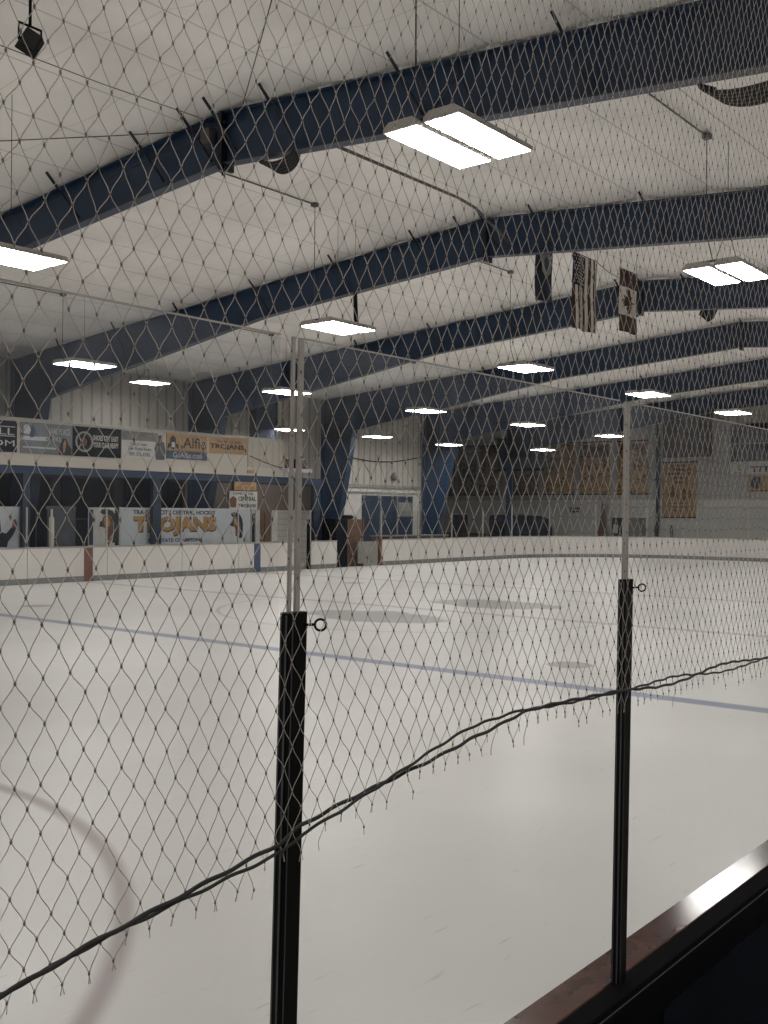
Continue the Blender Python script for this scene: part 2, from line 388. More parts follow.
# ------------------------------------------------------------------ steel frames
ORD = ['first', 'second', 'third', 'fourth', 'fifth', 'sixth', 'seventh']
BR_Y = [28.0, 25.2, 22.4, 19.4, 16.65, 14.2, 12.98, 12.35, 11.1, 8.65, 6.15, 3.6, 1.1]
def frame(k, x):
    t = thing('steel_frame', {0: 'dark blue steel roof frame above the viewer, out of the picture'}.get(k,
        'dark blue welded steel roof frame, ' + ORD[k-1] + ' one counted from the viewer'), 'roof frame', (x, YC, 0), 'blue steel roof frames')
    # far rafter and near rafter (tapered plate webs)
    ys = [RY, 16, 19.5, 23, 26, 29.5]
    pg = [(y, ztop(y)) for y in ys]+[(31.4, ztop(31.4)), (31.4, 5.3), (29.68, 5.3)]+[(y, zbot(y)) for y in ys[::-1]]
    MB().prism(pg, 0, x-.012, x+.012).build('rafter_web', BLUE, t)
    yn = [RY, 8, 4, 0, -5.5]
    MB().prism([(y, ztop(y)) for y in yn[::-1]]+[(y, zbot(y)) for y in yn], 0, x-.012, x+.012).build('rafter_web', BLUE, t)
    def flange(pts, th, name, wd=.2, m=BLUEF):
        a = [(y, z) for y, z in pts]; n = len(a)
        b = MB(); v = []; 
        for y, z in a: v += [(x-wd/2, y, z), (x+wd/2, y, z), (x+wd/2, y, z+th), (x-wd/2, y, z+th)]
        f = [(0, 1, 2, 3), (4*n-1, 4*n-2, 4*n-3, 4*n-4)]
        for i in range(n-1):
            for j in range(4): f.append((4*i+j, 4*i+4+j, 4*i+4+(j+1) % 4, 4*i+(j+1) % 4))
        b.add(v, f); return b.build(name, m, t)
    flange([(y, zbot(y)-.02) for y in ys], .02, 'bottom_flange')
    flange([(y, zbot(y)-.02) for y in yn[::-1]], .02, 'bottom_flange')
    flange([(y, ztop(y)) for y in ys+[31.4]], .02, 'top_flange', .2, BLUE)
    flange([(y, ztop(y)) for y in yn[::-1]], .02, 'top_flange', .2, BLUE)
    # far column, tapered towards its foot
    zb = zbot(29.5)
    fwid = .16 if k < 6 else .05; yi_ = 30.75 if k < 6 else 31.1
    if k == 6: MB().box(x-.05, x+.05, 31.0, 31.36, -.03, 5.0).build('column_web', BLUE, t)
    MB().prism([(30.75, -.03) if k < 6 else (31.0, 4.9), (31.38, -.03 if k < 6 else 4.9), (31.38, ztop(31.4)-.01), (29.7, zb-.4), (29.55, zb-.02)], 0, x-.012, x+.012).build('column_web', BLUE, t)
    if k < 6: MB().hull([(x-.16, 30.73, -.03), (x+.16, 30.73, -.03), (x+.16, 30.76, -.03), (x-.16, 30.76, -.03)],
              [(x-.16, 29.5, zb-.02), (x+.16, 29.5, zb-.02), (x+.16, 29.53, zb-.02), (x-.16, 29.53, zb-.02)]).build('column_flange', BLUE, t)
    MB().box(x-fwid, x+fwid, 31.36, 31.4, -.03, ztop(31.4)).build('column_flange', BLUE, t)
    # near column
    MB().box(x-.12, x+.12, -6.1, -5.5, -.03, ztop(-5.5)).build('near_column', BLUE, t)
    # ridge splice: end plates and bolts
    MB().box(x-.14, x+.14, RY-.035, RY+.035, zbot(RY)-.12, ztop(RY)+.01).build('splice_plate', BRACE, t)
    if k == 1:
        for z in (7.72, 7.95, 8.15, 8.4): MB().box(x-.1, x-.06, RY-.07, RY+.07, z-.02, z+.02).build('bolt', BRACE, t)
    for y in BR_Y:           # angle braces from the bottom flange up to the purlins
        for sx in (-1,):
            p0 = (x+sx*.06, y-.16 if y < RY else y-.16, zbot(y)+.1); p1 = (x+sx*.62, y+.06, ztop(y)+.06)
            bb = MB(); bb.tube([p0, p1], .028, 4); bb.build('flange_brace', BRACE, t)
    return t
for k, x in enumerate(FX): frame(k, x)

# ------------------------------------------------------------------ ceiling lamps
def lamp(label, group='paired rectangular ceiling lamps'):
    """a pair of long flat lamps side by side with its hangers; origin at the centre of the diffusers"""
    t = thing('ceiling_lamp', label, 'lamp', (0, 0, 0), group)
    for y0, y1 in ((-.475, -.035), (.035, .475)):
        b = MB(); prof = [(y0, .0), (y0, .045), (y0+.07, .10), (y1-.07, .10), (y1, .045), (y1, .0)]
        hb = MB(); hb.prism(prof, 0, -.68, .68); h = hb.build('housing', HOUS, t, .006)
        MB().box(-.655, .655, y0+.018, y1-.018, -.006, -.001).build('diffuser', LAMPM, h)
    MB().box(-.55, -.5, -.3, .3, .101, .13).build('mounting_bar', CONDU, t)
    MB().box(.5, .55, -.3, .3, .101, .13).build('mounting_bar', CONDU, t)
    return t
proto = None
ROWS = [(6.2, 'nearest row'), (14.4, 'second row'), (23.4, 'third row'), (-2.2, 'row added over the stands to light the net')]  # last row is unseen, added to light the net from the camera side
SEEN = {0: {1: (459.5, 141), 2: (728, 273)}, 1: {1: (12, 256), 2: (338, 328), 3: (526, 368), 4: (648, 394), 5: (733, 413)},
        2: {2: (85, 366), 3: (287, 393), 4: (426, 411), 5: (528, 425), 6: (610, 436)}, 3: {}}
hang = {}
for yi, (y, rn) in enumerate(ROWS):
    vis = sorted(SEEN[yi])
    for k in range(0, 7):
        x = 1.0+S*k
        if k in vis: x = at(*SEEN[yi][k], 1, y).x        # hung a little unevenly along each row
        if k in vis: lab = 'paired flat ceiling lamp, %s from the left in the %s of lamps' % (ORD[vis.index(k)], rn)
        else: lab = 'paired flat ceiling lamp of the %s, outside the picture' % rn
        if proto is None: proto = o = lamp(lab); o.location = (x, y, 6.0)
        else: o = dup(proto, (x, y, 6.0), lab)
        # hangers of this lamp's own length
        zt = ztop(y)+.09
        z1 = zt-6.0
        hw = MB(); hw.tube([(-.52, 0, .12), (-.02, 0, .75)], .006, 4); hw.tube([(.52, 0, .12), (-.02, 0, .75)], .006, 4); hw.tube([(-.02, 0, .75), (-.02, 0, z1)], .006, 4)
        hh = hw.build('hanger_wire', CABLE, None); hh.parent = o
        dc = MB(); dc.tube([(-.5, .05, .12), (-.62, .1, .5), (-.6, .12, 1.0), (-.6, .12, z1)], .009, 5)
        d = dc.build('drop_cord', CONDU, None); d.parent = o
        if 1 <= k <= 5 and yi < 3:
            fx = 3.66+S*(k-1)
            bq = MB(); bq.tube([(fx-x+.13, .12, z1-.06), (-.6, .12, z1-.06)], .016, 5); bq.box(-.66, -.54, .06, .18, z1-.1, z1-.02)
            q = bq.build('conduit', CONDU, None); q.parent = o
row4 = [(150, 383, 29.0, .62), (288, 430, 29.2, 1), (377, 437, 29.2, 1), (449, 445, 28.6, 1), (543, 450, 27.6, 1)]
for i, (px, py, y, sc_) in enumerate(row4):
    c = at(px, py, 1, y)
    o = dup(proto, (c.x, y, c.z), ['small ceiling lamp before the ribbed wall, left above the balcony adverts', 'small ceiling lamp left of the fourth steel column, above the balcony end',
        'small ceiling lamp before the pale ribbed wall between two blue columns', 'small ceiling lamp beside the fifth blue column', 'small farthest ceiling lamp before the gold banners'][i])
    o.scale = (.85, .85, .85)
    zz = (ztop(y)+.08-c.z)/.85
    hw = MB(); hw.tube([(-.3, 0, .12), (-.3, 0, zz)], .007, 4); hw.tube([(.3, 0, .12), (.3, 0, zz)], .007, 4)
    hh = hw.build('hanger_wire', CABLE, None); hh.parent = o

# ------------------------------------------------------------------ far boards
R = 6.5; XE, YB = 48.9, 27.05; YN = 1.2
def pathpoint(d):
    """point and inward normal on the board line; d from X=8 along the far side, round the end and back"""
    L1 = (XE-R)-8; La = PI*R/2; L2 = (YB-R)-(YN+R)
    if d <= L1: return (8+d, YB), (0, -1)
    d -= L1
    if d <= La:
        a = d/R; return (XE-R+R*math.sin(a), YB-R+R*math.cos(a)), (-math.sin(a), -math.cos(a))
    d -= La
    if d <= L2: return (XE, YB-R-d), (-1, 0)
    d -= L2; a = min(d/R, PI/2)
    return (XE-R+R*math.cos(a), YN+R-R*math.sin(a)), (-math.cos(a), math.sin(a))
def strip(d0, d1, o0, o1, z0, z1, n=None):
    n = n or max(1, int((d1-d0)/.4)); b = MB(); v = []
    for i in range(n+1):
        (x, y), (nx, ny) = pathpoint(d0+(d1-d0)*i/n)
        for o, z in ((o0, z0), (o1, z0), (o1, z1), (o0, z1)): v.append((x-nx*o, y-ny*o, z))
    f = [(3, 2, 1, 0), (4*n, 4*n+1, 4*n+2, 4*n+3)]
    for i in range(n):
        for j in range(4): f.append((4*i+j, 4*i+(j+1) % 4, 4*i+4+(j+1) % 4, 4*i+4+j))
    return b.add(v, f)
L1 = (XE-R)-8; LT = L1+PI*R/2+(YB-2*R-YN)+PI*R/4
segs = []
cuts = [0, 2.0, 4.2, 6.4, 8.7, 11.47, 14.44, 17.0, 19.78]
for a, c in zip(cuts[:-1], cuts[1:]): segs.append((a, c))
segs.append((20.71, 22.19)); 
d = 24.98
while d < LT-.5:
    e = min(d+2.5, LT); segs.append((d, e)); d = e
for i, (a, c) in enumerate(segs):
    (mx, my), _ = pathpoint((a+c)/2)
    if c <= 20:
        lab = {3: 'white rink board panel below the boxing poster at left edge', 4: 'white rink board panel crossed by the upright red stripe',
               5: 'white rink board panel below the left half of the long team banner', 6: 'white rink board panel below the right half of the long team banner',
               7: 'white rink board panel crossed by the upright blue stripe'}.get(i, 'white far rink board panel left of the picture')
    elif a < 22.5: lab = 'short white rink board panel standing alone between the two open gates'
    elif c < L1+.5: lab = 'white straight rink board panel, %s to the right of the dark gate' % ORD[min(6, int((a-24.9)/2.5))]
    elif my > YB-R: lab = 'white curved rink board panel in the far corner, %s from the straight side' % ORD[min(6, int((a-L1+2)/2.5))]
    else: lab = 'white end rink board panel, %s after the far corner' % ORD[min(6, int(max(0, (a-L1-PI*R/2+2)/2.5)))]
    t = thing('rink_board', lab, 'rink board', (mx, my, 0), 'white boards round the rink')
    strip(a+.008, c-.008, 0, .1, .17, 1.03).build('facing_panel', WHITE, t)
    strip(a+.004, c-.004, -.015, .1, 0, .17).build('kick_plate', KICK, t)
    strip(a+.002, c-.002, -.02, .13, 1.03, 1.075).build('cap_rail', CAP, t)
    for sx, m, nm in ((18.63-8, REDP, 'red_stripe'), (25.74-8, BLUEP, 'blue_stripe')):
        if a < sx+.1 < c: o = strip(sx, sx+.30, -.02, -.003, 0.0, 1.03, 1).build(nm, m, t); o['label'] = nm.replace('_', ' ')+' painted down the board'
    # glass above
    hgt = 2.25 if c < L1+3 else 2.6
    g = thing('rink_glass', lab.replace('white', 'clear').replace('rink board panel', 'pane on the boards'), 'glass pane', (mx, my, 1.075), 'clear panes on the far boards')
    strip(a+.03, c-.03, .045, .057, 1.08, hgt).build('pane', GLASSF, g)
    strip(a-.02, a+.02, .03, .075, 1.08, hgt, 1).build('stanchion', ALU, g)

# gates and things in the gaps
t = thing('rink_gate', 'dark open gate leaf in the boards right of the blue stripe', 'gate', (28.5, 27.2, 0))
MB().box(27.82, 27.9, 27.1, 28.2, 0, 1.05).build('leaf', GREYP, t)
MB().box(28.62, 28.69, 27.08, 27.2, 0, 1.9).build('gate_post', BLACK, t)
t = thing('equipment_cabinet', 'tall black cabinet standing in the gap of the boards', 'cabinet', (30.8, 27.5, 0))
MB().box(30.25, 31.05, 27.25, 27.95, -.03, 1.95).build('body', BLACK, t, .02)
MB().box(30.3, 31.0, 27.225, 27.25, .1, 1.9).build('door', BANB, t)
MB().box(31.0, 31.02, 27.2, 27.23, .9, 1.1).build('handle', ALU, t)
t = thing('wooden_door_leaf', 'brown wooden gate door standing open beside the black cabinet', 'door', (31.7, 27.6, 0))
MB().box(31.12, 32.3, 27.5, 27.58, -.03, 1.9).build('panel', WOOD, t, .01)
MB().box(31.12, 31.2, 27.46, 27.5, -.03, 1.9).build('stile', INKR, t); MB().box(32.22, 32.3, 27.46, 27.5, -.03, 1.9).build('stile', INKR, t)
t = thing('duffel_bag', 'black bag lying on top of the brown wooden door frame', 'bag', (31.35, 27.5, 1.9))
MB().tube([(31.08, 27.54, 1.99), (31.16, 27.54, 1.99), (31.6, 27.54, 1.99), (31.7, 27.54, 1.99)], [.04, .09, .09, .04], 8).build('body', BLACK, t)
t = thing('gate_panel', 'grey low gate panel closing half of the dark gap', 'gate', (32.3, 27.2, 0))
MB().box(31.55, 32.8, 27.12, 27.2, .12, 1.0).build('panel', GREYP, t, .01)
MB().box(32.86, 32.96, 27.06, 27.2, -.0, 1.1).build('gate_post', INKR, t)

# ------------------------------------------------------------------ balcony
YBAL = 28.3
t = thing('balcony', 'long cream-fronted balcony on a blue beam along the far side', 'balcony', (20, 29, 0))
MB().box(8, 28.4, YBAL, 28.42, 3.58, 4.9).build('fascia', FASC, t)
MB().box(8, 28.4, YBAL-.04, 28.46, 3.52, 3.84).build('lower_band', FASC, t)
MB().box(26.55, 28.4, YBAL-.03, YBAL, 3.84, 4.9).build('ribbed_section', CORRF, t)
MB().box(8, 28.4, YBAL-.05, 28.45, 4.9, 4.96).build('top_rail', ALU, t)
MB().box(8, 30.7, YBAL+.02, 28.3+.2, 3.28, 3.52).build('edge_beam', BLUE, t)
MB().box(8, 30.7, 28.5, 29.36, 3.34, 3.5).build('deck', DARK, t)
for x0, xx in ((17.45, .12), (22.41, .17), (30.4, .2)):
    MB().box(x0-xx, x0+xx, YBAL+.03, YBAL+.2, -.03, 3.28).build('support_post', DBLUE, t)
YA = YBAL-.045
def X(px, py=440, Y=YA): return at(px, py, 1, Y).x
def Z(px, py, Y=YA): return at(px, py, 1, Y).z
def board(name, label, cat, x0, x1, z0, z1, m, Y=YA, th=.03, group=None):
    t = thing(name, label, cat, ((x0+x1)/2, Y, z0), group)
    MB().box(x0, x1, Y, Y+th, z0, z1).build('backing', m, t); return t
AZ0, AZ1 = 3.9, 4.84
G = 'advertising boards along the balcony front'
t = board('advertising_board', 'black advertising board with pale lettering at the left end of balcony', 'sign', 14.2, X(17), AZ0, AZ1, BANB, group=G)
text('DRELL', INKW, t, X(-34), X(14.5), 4.42, 4.62, YA); text('G.COM', INKW, t, X(-34), X(14.5), 4.08, 4.26, YA)
for z in (4.38, 4.66): MB().box(X(-40), X(15), YA-.006, YA, z-.012, z+.012).build('rule', INKW, t)
t = board('advertising_board', 'grey-blue advertising board with a small figure, second from left', 'sign', X(20.5), X(72), AZ0, AZ1, BANG, group=G)
text('SANI PLACE', INKW, t, X(49), X(70), 4.52, 4.72, YA); text('MOVERS', INKW, t, X(40), X(61), 4.3, 4.44, YA)
MB().box(X(22), X(46), YA-.005, YA, 4.30, 4.42).build('pale_band', BANW, t); MB().box(X(23), X(56), YA-.005, YA, 4.06, 4.11).build('caption_line', INKW, t)
poly([(X(23), 4.5), (X(24), 4.75), (X(28), 4.78), (X(31), 4.62), (X(29), 4.48)], BANW, t, YA, 'picture')
poly([(X(30), 4.38), (X(31), 4.7), (X(33), 4.78), (X(35), 4.6), (X(34), 4.4)], INKB, t, YA-.001, 'player_silhouette')
poly([(X(59), AZ0), (X(60), 4.2), (X(63), 4.42), (X(66), 4.42), (X(69), 4.2), (X(71.5), 4.1), (X(71.5), AZ0)], INK, t, YA, 'figure_silhouette')
poly([(X(63), 3.95), (X(63), 4.25), (X(65), 4.4), (X(66), 4.25), (X(65), 4.0)], INKO, t, YA-.003, 'figure_detail')
t = board('advertising_board', 'black advertising board with a round emblem and two lines of lettering', 'sign', X(73), X(121), AZ0, AZ1, BANB, group=G)
cx, cz = X(84), 4.36
MB().ring((cx, YA-.01, cz), .3, .035, (0, 1, 0), 24, 4).build('emblem_ring', ALU, t); MB().ring((cx, YA-.01, cz), .22, .012, (0, 1, 0), 20, 4).build('emblem_ring', GREYL, t)
poly([(cx-.1, cz-.14), (cx-.12, cz+.1), (cx, cz+.17), (cx+.12, cz+.05), (cx+.08, cz-.14)], INKR, t, YA, 'emblem_head')
text('SHOES CRY EASY', INKW, t, X(93), X(118.5), 4.42, 4.6, YA, bold=.03); text('YOUR CLIMB HEAVY', INKW, t, X(93), X(118.5), 4.2, 4.38, YA, bold=.03)
t = board('advertising_board', 'white advertising board with a blue header and a player in grey', 'sign', X(121.5), X(166), AZ0, AZ1, LIGHTP, group=G)
MB().box(X(122), X(158), YA-.006, YA, 4.52, 4.82).build('header', BANG, t); text('STAFF GOALIES', INKO, t, X(126), X(152), 4.58, 4.7, YA-.007)
text('Call or text', INKB, t, X(130), X(147), 4.36, 4.46, YA); text('24hr Rental Room', INKB, t, X(128), X(151), 4.2, 4.31, YA); text('989-376-4345', INKB, t, X(129), X(150), 4.0, 4.13, YA)
poly([(X(156), 3.92), (X(154.5), 4.3), (X(157), 4.56), (X(160), 4.6), (X(164), 4.5), (X(165.5), 4.2), (X(164), 3.92)], GREYL, t, YA-.007, 'player_silhouette')
poly([(X(158.5), 4.55), (X(158), 4.72), (X(160), 4.78), (X(162), 4.7), (X(161.5), 4.55)], INKR, t, YA-.012, 'player_head')
t = board('advertising_board', 'gold advertising board with large dark name lettering at the balcony right end', 'sign', X(166.5), X(247), 4.28, AZ1+.02, GOLD, group=G)
MB().box(X(166.5), X(207), YA-.006, YA+.02, 3.98, 4.27).build('web_address_strip', INKB, t)
text('Alfie', INK, t, X(183), X(206), 4.38, 4.76, YA, bold=.01); text('GoAlfie.com', INKW, t, X(173), X(202), 4.03, 4.23, YA-.006)
text('Home of the', INKR, t, X(217), X(240), 4.66, 4.78, YA); text('TROJANS', INK, t, X(210), X(244), 4.40, 4.62, YA, bold=.03)
MB().box(X(207), X(209), YA-.004, YA, 4.28, AZ1).build('divider', FASC, t)
poly([(X(167.5), 4.3), (X(168), 4.52), (X(170), 4.5), (X(170.3), 4.7), (X(173), 4.8), (X(175.6), 4.7), (X(176), 4.5), (X(178), 4.52), (X(178.7), 4.3), (X(176), 4.4), (X(173), 4.3), (X(170), 4.4)], INK, t, YA, 'emblem')
poly([(X(171.2), 4.38), (X(171.6), 4.56), (X(174.6), 4.56), (X(175), 4.38)], LIGHTP, t, YA-.009, 'emblem_detail')

# things on and behind the balcony
YP = 29.4
t = board('team_poster', 'tall dark framed poster behind the balcony rail', 'poster', X(250, 430, YP), X(278, 430, YP), 4.2, Z(264, 398, YP), BANB, YP)
x0, x1 = X(251.5, 430, YP), X(276.5, 430, YP)
MB().box(x0+.25, x1-.1, YP-.01, YP, 5.0, 6.5).build('picture', NAVY, t); MB().box(x0-.04, x1+.04, YP-.015, YP, 4.93, 4.99).build('rail', GREYL, t)
MB().box((x0+x1)/2-.05, (x0+x1)/2+.05, YP+.03, YP+.15, 3.5, 6.9).build('post', DBLUE, t)
t = thing('balcony_shelf', 'pale shelf bracket fixed on the balcony end beside the poster', 'shelf', (29, 28.2, 3.7))
MB().box(X(282), X(307), YBAL-.35, YBAL-.04, 3.72, 3.86).build('shelf', BANW, t); 
for q in (285, 303): MB().box(X(q)-.05, X(q)+.05, YBAL-.1, YBAL-.045, 3.55, 3.72).build('bracket', ALU, t)
for i, (px, m, l) in enumerate(((285, WOOD, 'brown'), (290, BLACK, 'black'), (301, INKR, 'dark red'))):
    t = MB().tube([(X(px), YBAL-.2, 3.86), (X(px), YBAL-.2, 4.2), (X(px), YBAL-.2, 4.25)], [.12, .12, .05], 8).build('storage_tin', m); tag(t, l+' tin on the pale shelf of the balcony end', 'tin', 'tins on the balcony shelf')
b = MB(); pts = [(26.6+i*.2, YBAL-.07, 4.25-.42*math.sin(min(1, i/12)*PI/2)+.0*i) for i in range(13)]+[(29.2+i*.3, YBAL-.07, 3.83) for i in range(3)]
tag(b.tube(pts, .016, 5).build('cable', CABLE), 'thin dark cable sagging over the ribbed balcony front', 'cable')
tag(MB().box(X(247.5), X(253.5), YBAL-.06, YBAL-.04, 3.60, 3.73).build('warning_sticker', GOLD), 'tiny orange sticker on the lower edge of the balcony', 'sticker')

# below the balcony
YW = 31.6
def XW(px, Y=YW): return at(px, 500, 1, Y).x
n = 1
for a, c in ((14.0, 17.6), (18.0, 20.4), (20.8, 23.0), (23.4, 26.2)):
    t = thing('window_%d' % n, None, None, ((a+c)/2, YW, 1.9), kind='structure'); n += 1
    MB().box(a, c, YW-.03, YW, 1.9, 3.3).build('pane', BANB, t)
    MB().box(a, c, YW-.06, YW, 1.84, 1.9).build('sill', DBLUE, t)
tag(MB().box(26.3, 33.6, YW-.02, YW+.01, 2.2, 3.34).build('wall_panel_brown', BRSID), kind='structure')
t = board('team_sign', 'small white team sign under an orange one, left of the slatted door', 'sign', XW(228), XW(256), 2.1, 3.02, LIGHTP, YW-.08, .06)
text('CENTRAL', INK, t, XW(237), XW(254.5), 2.62, 2.8, YW-.08, bold=.02); text('TROJANS', INK, t, XW(237), XW(254.5), 2.32, 2.5, YW-.08, bold=.02)
text('HOME OF THE', INK, t, XW(232), XW(252), 2.87, 2.97, YW-.08)
xa = XW(232); poly([(xa-.16, 2.35), (xa-.2, 2.7), (xa, 2.82), (xa+.18, 2.7), (xa+.14, 2.35)], INKR, t, YW-.08, 'helmet_emblem')
t = board('hanging_sign', 'small orange sign above the white team sign', 'sign', XW(232), XW(254), 3.07, 3.45, GOLD, YW-.14, .12)
text('TRAVERSE', INKR, t, XW(237), XW(249), 3.28, 3.36, YW-.14); text('CITY CENTRAL', INKR, t, XW(234), XW(252), 3.13, 3.22, YW-.14)
t = thing('door_1', None, None, (XW(264), YW, 0), kind='structure')
MB().box(XW(254), XW(258), YW-.12, YW-.02, -.03, 2.25).build('door_frame', LIGHTP, t); MB().box(XW(270), XW(276), YW-.12, YW-.02, -.03, 2.25).build('door_frame', LIGHTP, t)
MB().box(XW(258), XW(270), YW-.06, YW-.02, -.03, 2.2).build('leaf', WOOD, t); MB().box(XW(263.5), XW(265.5), YW-.09, YW-.06, .1, 2.1).build('push_bar', INKR, t)
t = thing('door_2', None, None, (XW(292), YW, 0), kind='structure')
MB().box(XW(276.5), XW(311), YW-.06, YW-.02, -.03, 2.25).build('slatted_shutter', SLAT, t)
MB().box(XW(298), XW(299), YW-.08, YW-.06, -.03, 2.25).build('seam', GREYL, t)

# helmet emblem in profile facing left, as on the banners
def helmet(t, cx, cz, h, Y, face=True):
    k = h/2
    def P(pts): return [(cx+a*k, cz+b_*k) for a, b_ in pts]
    crest = [(-.52, .78), (-.45, .95), (-.1, 1.0), (.3, .88), (.58, .55), (.7, .1), (.68, -.5), (.58, -.98), (.30, -.95), (.42, -.4), (.42, .15), (.25, .5), (-.05, .66), (-.35, .66)]
    MB().hull([(a, Y-.012, z) for a, z in P(crest)], [(a, Y-.001, z) for a, z in P(crest)]).build('emblem_crest', INK, t)
    poly(P([(-.3, .6), (0, .62), (.28, .42), (.38, .1), (.34, -.5), (.2, -.9), (-.05, -.8), (-.05, -.3), (-.2, -.1), (-.42, -.05), (-.42, .3)]), INKR, t, Y-.002, 'emblem_helmet')
    poly(P([(-.28, .5), (0, .5), (.15, .2), (.05, -.05), (-.25, .02)]), INKO, t, Y-.013, 'emblem_highlight')
    poly(P([(-.55, .25), (-.42, .3), (-.3, 0), (-.6, -.05)]), INK, t, Y-.004, 'emblem_visor')
    if face: poly(P([(-.5, -.1), (-.12, -.12), (-.1, -.55), (-.35, -.75), (-.48, -.5)]), LIGHTP, t, Y-.004, 'emblem_face')
YT = 28.62
def XT(px): return at(px, 525, 1, YT).x
t = board('team_banner', 'long white team banner with gold letters and a helmet head', 'banner', XT(119.5), XT(251), 1.02, 2.28, BANW, YT)
text('TRAVERSE CITY CENTRAL HOCKEY', INK, t, XT(133), XT(216), 2.05, 2.2, YT, bold=.03)
text('TROJANS', INKR, t, XT(133.6), XT(216.8), 1.28, 1.97, YT, bold=.07, depth=.004); text('TROJANS', INKO, t, XT(133), XT(216), 1.33, 2.0, YT-.005, bold=.05, depth=.01)
text('2013 STATE CHAMPIONS', INKB, t, XT(148), XT(202), 1.09, 1.22, YT, bold=.03)
helmet(t, XT(236), 1.66, .98, YT)
for q in (119.5, 251): MB().box(XT(q)-.03, XT(q)+.03, YT-.02, YT+.04, -.03, 2.3).build('post', ALU, t)
for q in (160, 200): MB().box(XT(q)-.03, XT(q)+.03, YT+.03, YT+.08, -.03, 2.2).build('post', GREYL, t)
t = board('team_poster', 'pale poster with a dark helmet head beside the long banner', 'poster', XT(88.5), XT(115), 1.02, 2.27, LIGHTP, YT, group=None)
helmet(t, XT(108), 1.66, 1.15, YT, False)
MB().box(XT(89), XT(93), YT-.01, YT, 1.05, 2.2).build('stripe', DBLUE, t); MB().box(XT(100)-.03, XT(100)+.03, YT+.03, YT+.07, -.03, 1.1).build('post', GREYL, t)
t = board('action_poster', 'white poster with a black boxing silhouette at the left edge', 'poster', XT(-14), XT(22), 1.02, 2.27, BANW, YT)
poly([(XT(-12), 1.04), (XT(-12), 1.8), (XT(-6), 1.95), (XT(0), 1.85), (XT(1), 1.5), (XT(6), 1.45), (XT(11), 1.62), (XT(14), 1.72), (XT(16), 1.6), (XT(13), 1.4), (XT(8), 1.2), (XT(7), 1.04)], INK, t, YT, 'silhouette')
poly([(XT(12), 1.62), (XT(12.5), 1.84), (XT(15), 1.9), (XT(17), 1.76), (XT(16), 1.6)], INKR, t, YT-.009, 'glove')
MB().box(XT(5)-.03, XT(5)+.03, YT+.03, YT+.07, -.03, 1.1).build('post', GREYL, t)
tag(MB().tube([(17.75, 27.45, -.03), (17.75, 27.45, 1.95), (17.75, 27.45, 1.96), (17.75, 27.45, 2.2)], [.08, .08, .035, .035], 10).build('pole', FASC), 'short pale pole behind the boards left of the red stripe', 'pole')
t = thing('dark_reflection_panel', 'black panel put in for dark reflections behind the pale pole', 'cupboard', (17.9, 28.7, 0))  # plain dark panel put in where there are only reflections
MB().box(17.5, 18.35, 28.6, 29.2, -.03, 2.2).build('body', BANB, t, .01); MB().box(17.93, 17.95, 28.58, 28.6, .1, 2.1).build('panel_seam', GREYL, t)
t = thing('grey_reflection_panel', 'grey-blue panel put in for reflections, right of the black panel', 'panel', (18.9, 28.7, 0))  # grey-blue panel, likewise put in for reflections
MB().box(18.4, 19.5, 28.8, 28.86, -.03, 2.3).build('panel', mat('slate_panel', (.075, .085, .105), .6, var=.2)  , t); MB().box(18.4, 19.5, 28.77, 28.8, 2.15, 2.3).build('rail', GREYL, t)
t = thing('player_bench', 'long wooden bench behind the boards under the balcony', 'bench', (22, 28, 0))
MB().box(19.6, 27.2, 27.65, 28.0, .42, .47).build('seat', WOOD, t)
for x in (19.8, 22.3, 24.8, 27.0): MB().box(x-.04, x+.04, 27.7, 27.95, -.03, .42).build('leg', ALU, t)

# entrance bay between the fourth and fifth columns
t = thing('door_3', None, None, (38.9, YW, 0), kind='structure')
MB().box(37.0, 40.85, YW-.05, YW, -.03, 3.0).build('glazed_panel', DBLUE, t)
for q in (38.3, 39.6): MB().box(q-.04, q+.04, YW-.09, YW-.05, -.03, 3.0).build('mullion', GREYP, t)
MB().box(39.7, 40.8, YW-.07, YW-.05, 2.0, 2.7).build('light_pane', GREYP, t)
t = thing('trim_1', None, None, (38, YW, 3.4), kind='structure')
MB().box(34.2, 41.4, YW-.14, YW, 3.35, 3.5).build('header', GREYP, t); MB().box(34.2, 41.4, YW-.1, YW, 3.15, 3.3).build('header', LIGHTP, t)
b = MB(); pts = [(34.5+.35*i, YW-.05, 5.0-.38*math.sin(PI*i/20)) for i in range(21)]
tag(b.tube(pts, .025, 5).build('cable', CABLE), 'dark cable sagging across the pale ribbed wall over the entrance', 'cable')
t = thing('wall_lamp', 'small dome lamp on the ribbed wall above the entrance header', 'lamp', (39, YW-.1, 3.9))
MB().tube([(39.3, YW, 3.95), (39.3, YW-.15, 3.95), (39.3, YW-.3, 3.93)], [.12, .22, .08], 10).build('shade', GREYP, t)
t = thing('equipment_crate', 'long red-brown crate seen through the entrance bay glass', 'crate', (38, 30.2, 0))
MB().box(35.6, 40.8, 29.3, 29.9, -.03, 1.10).build('body', MAROON, t, .02); MB().box(35.6, 40.8, 29.27, 29.93, 1.10, 1.15).build('lid', GREYP, t)

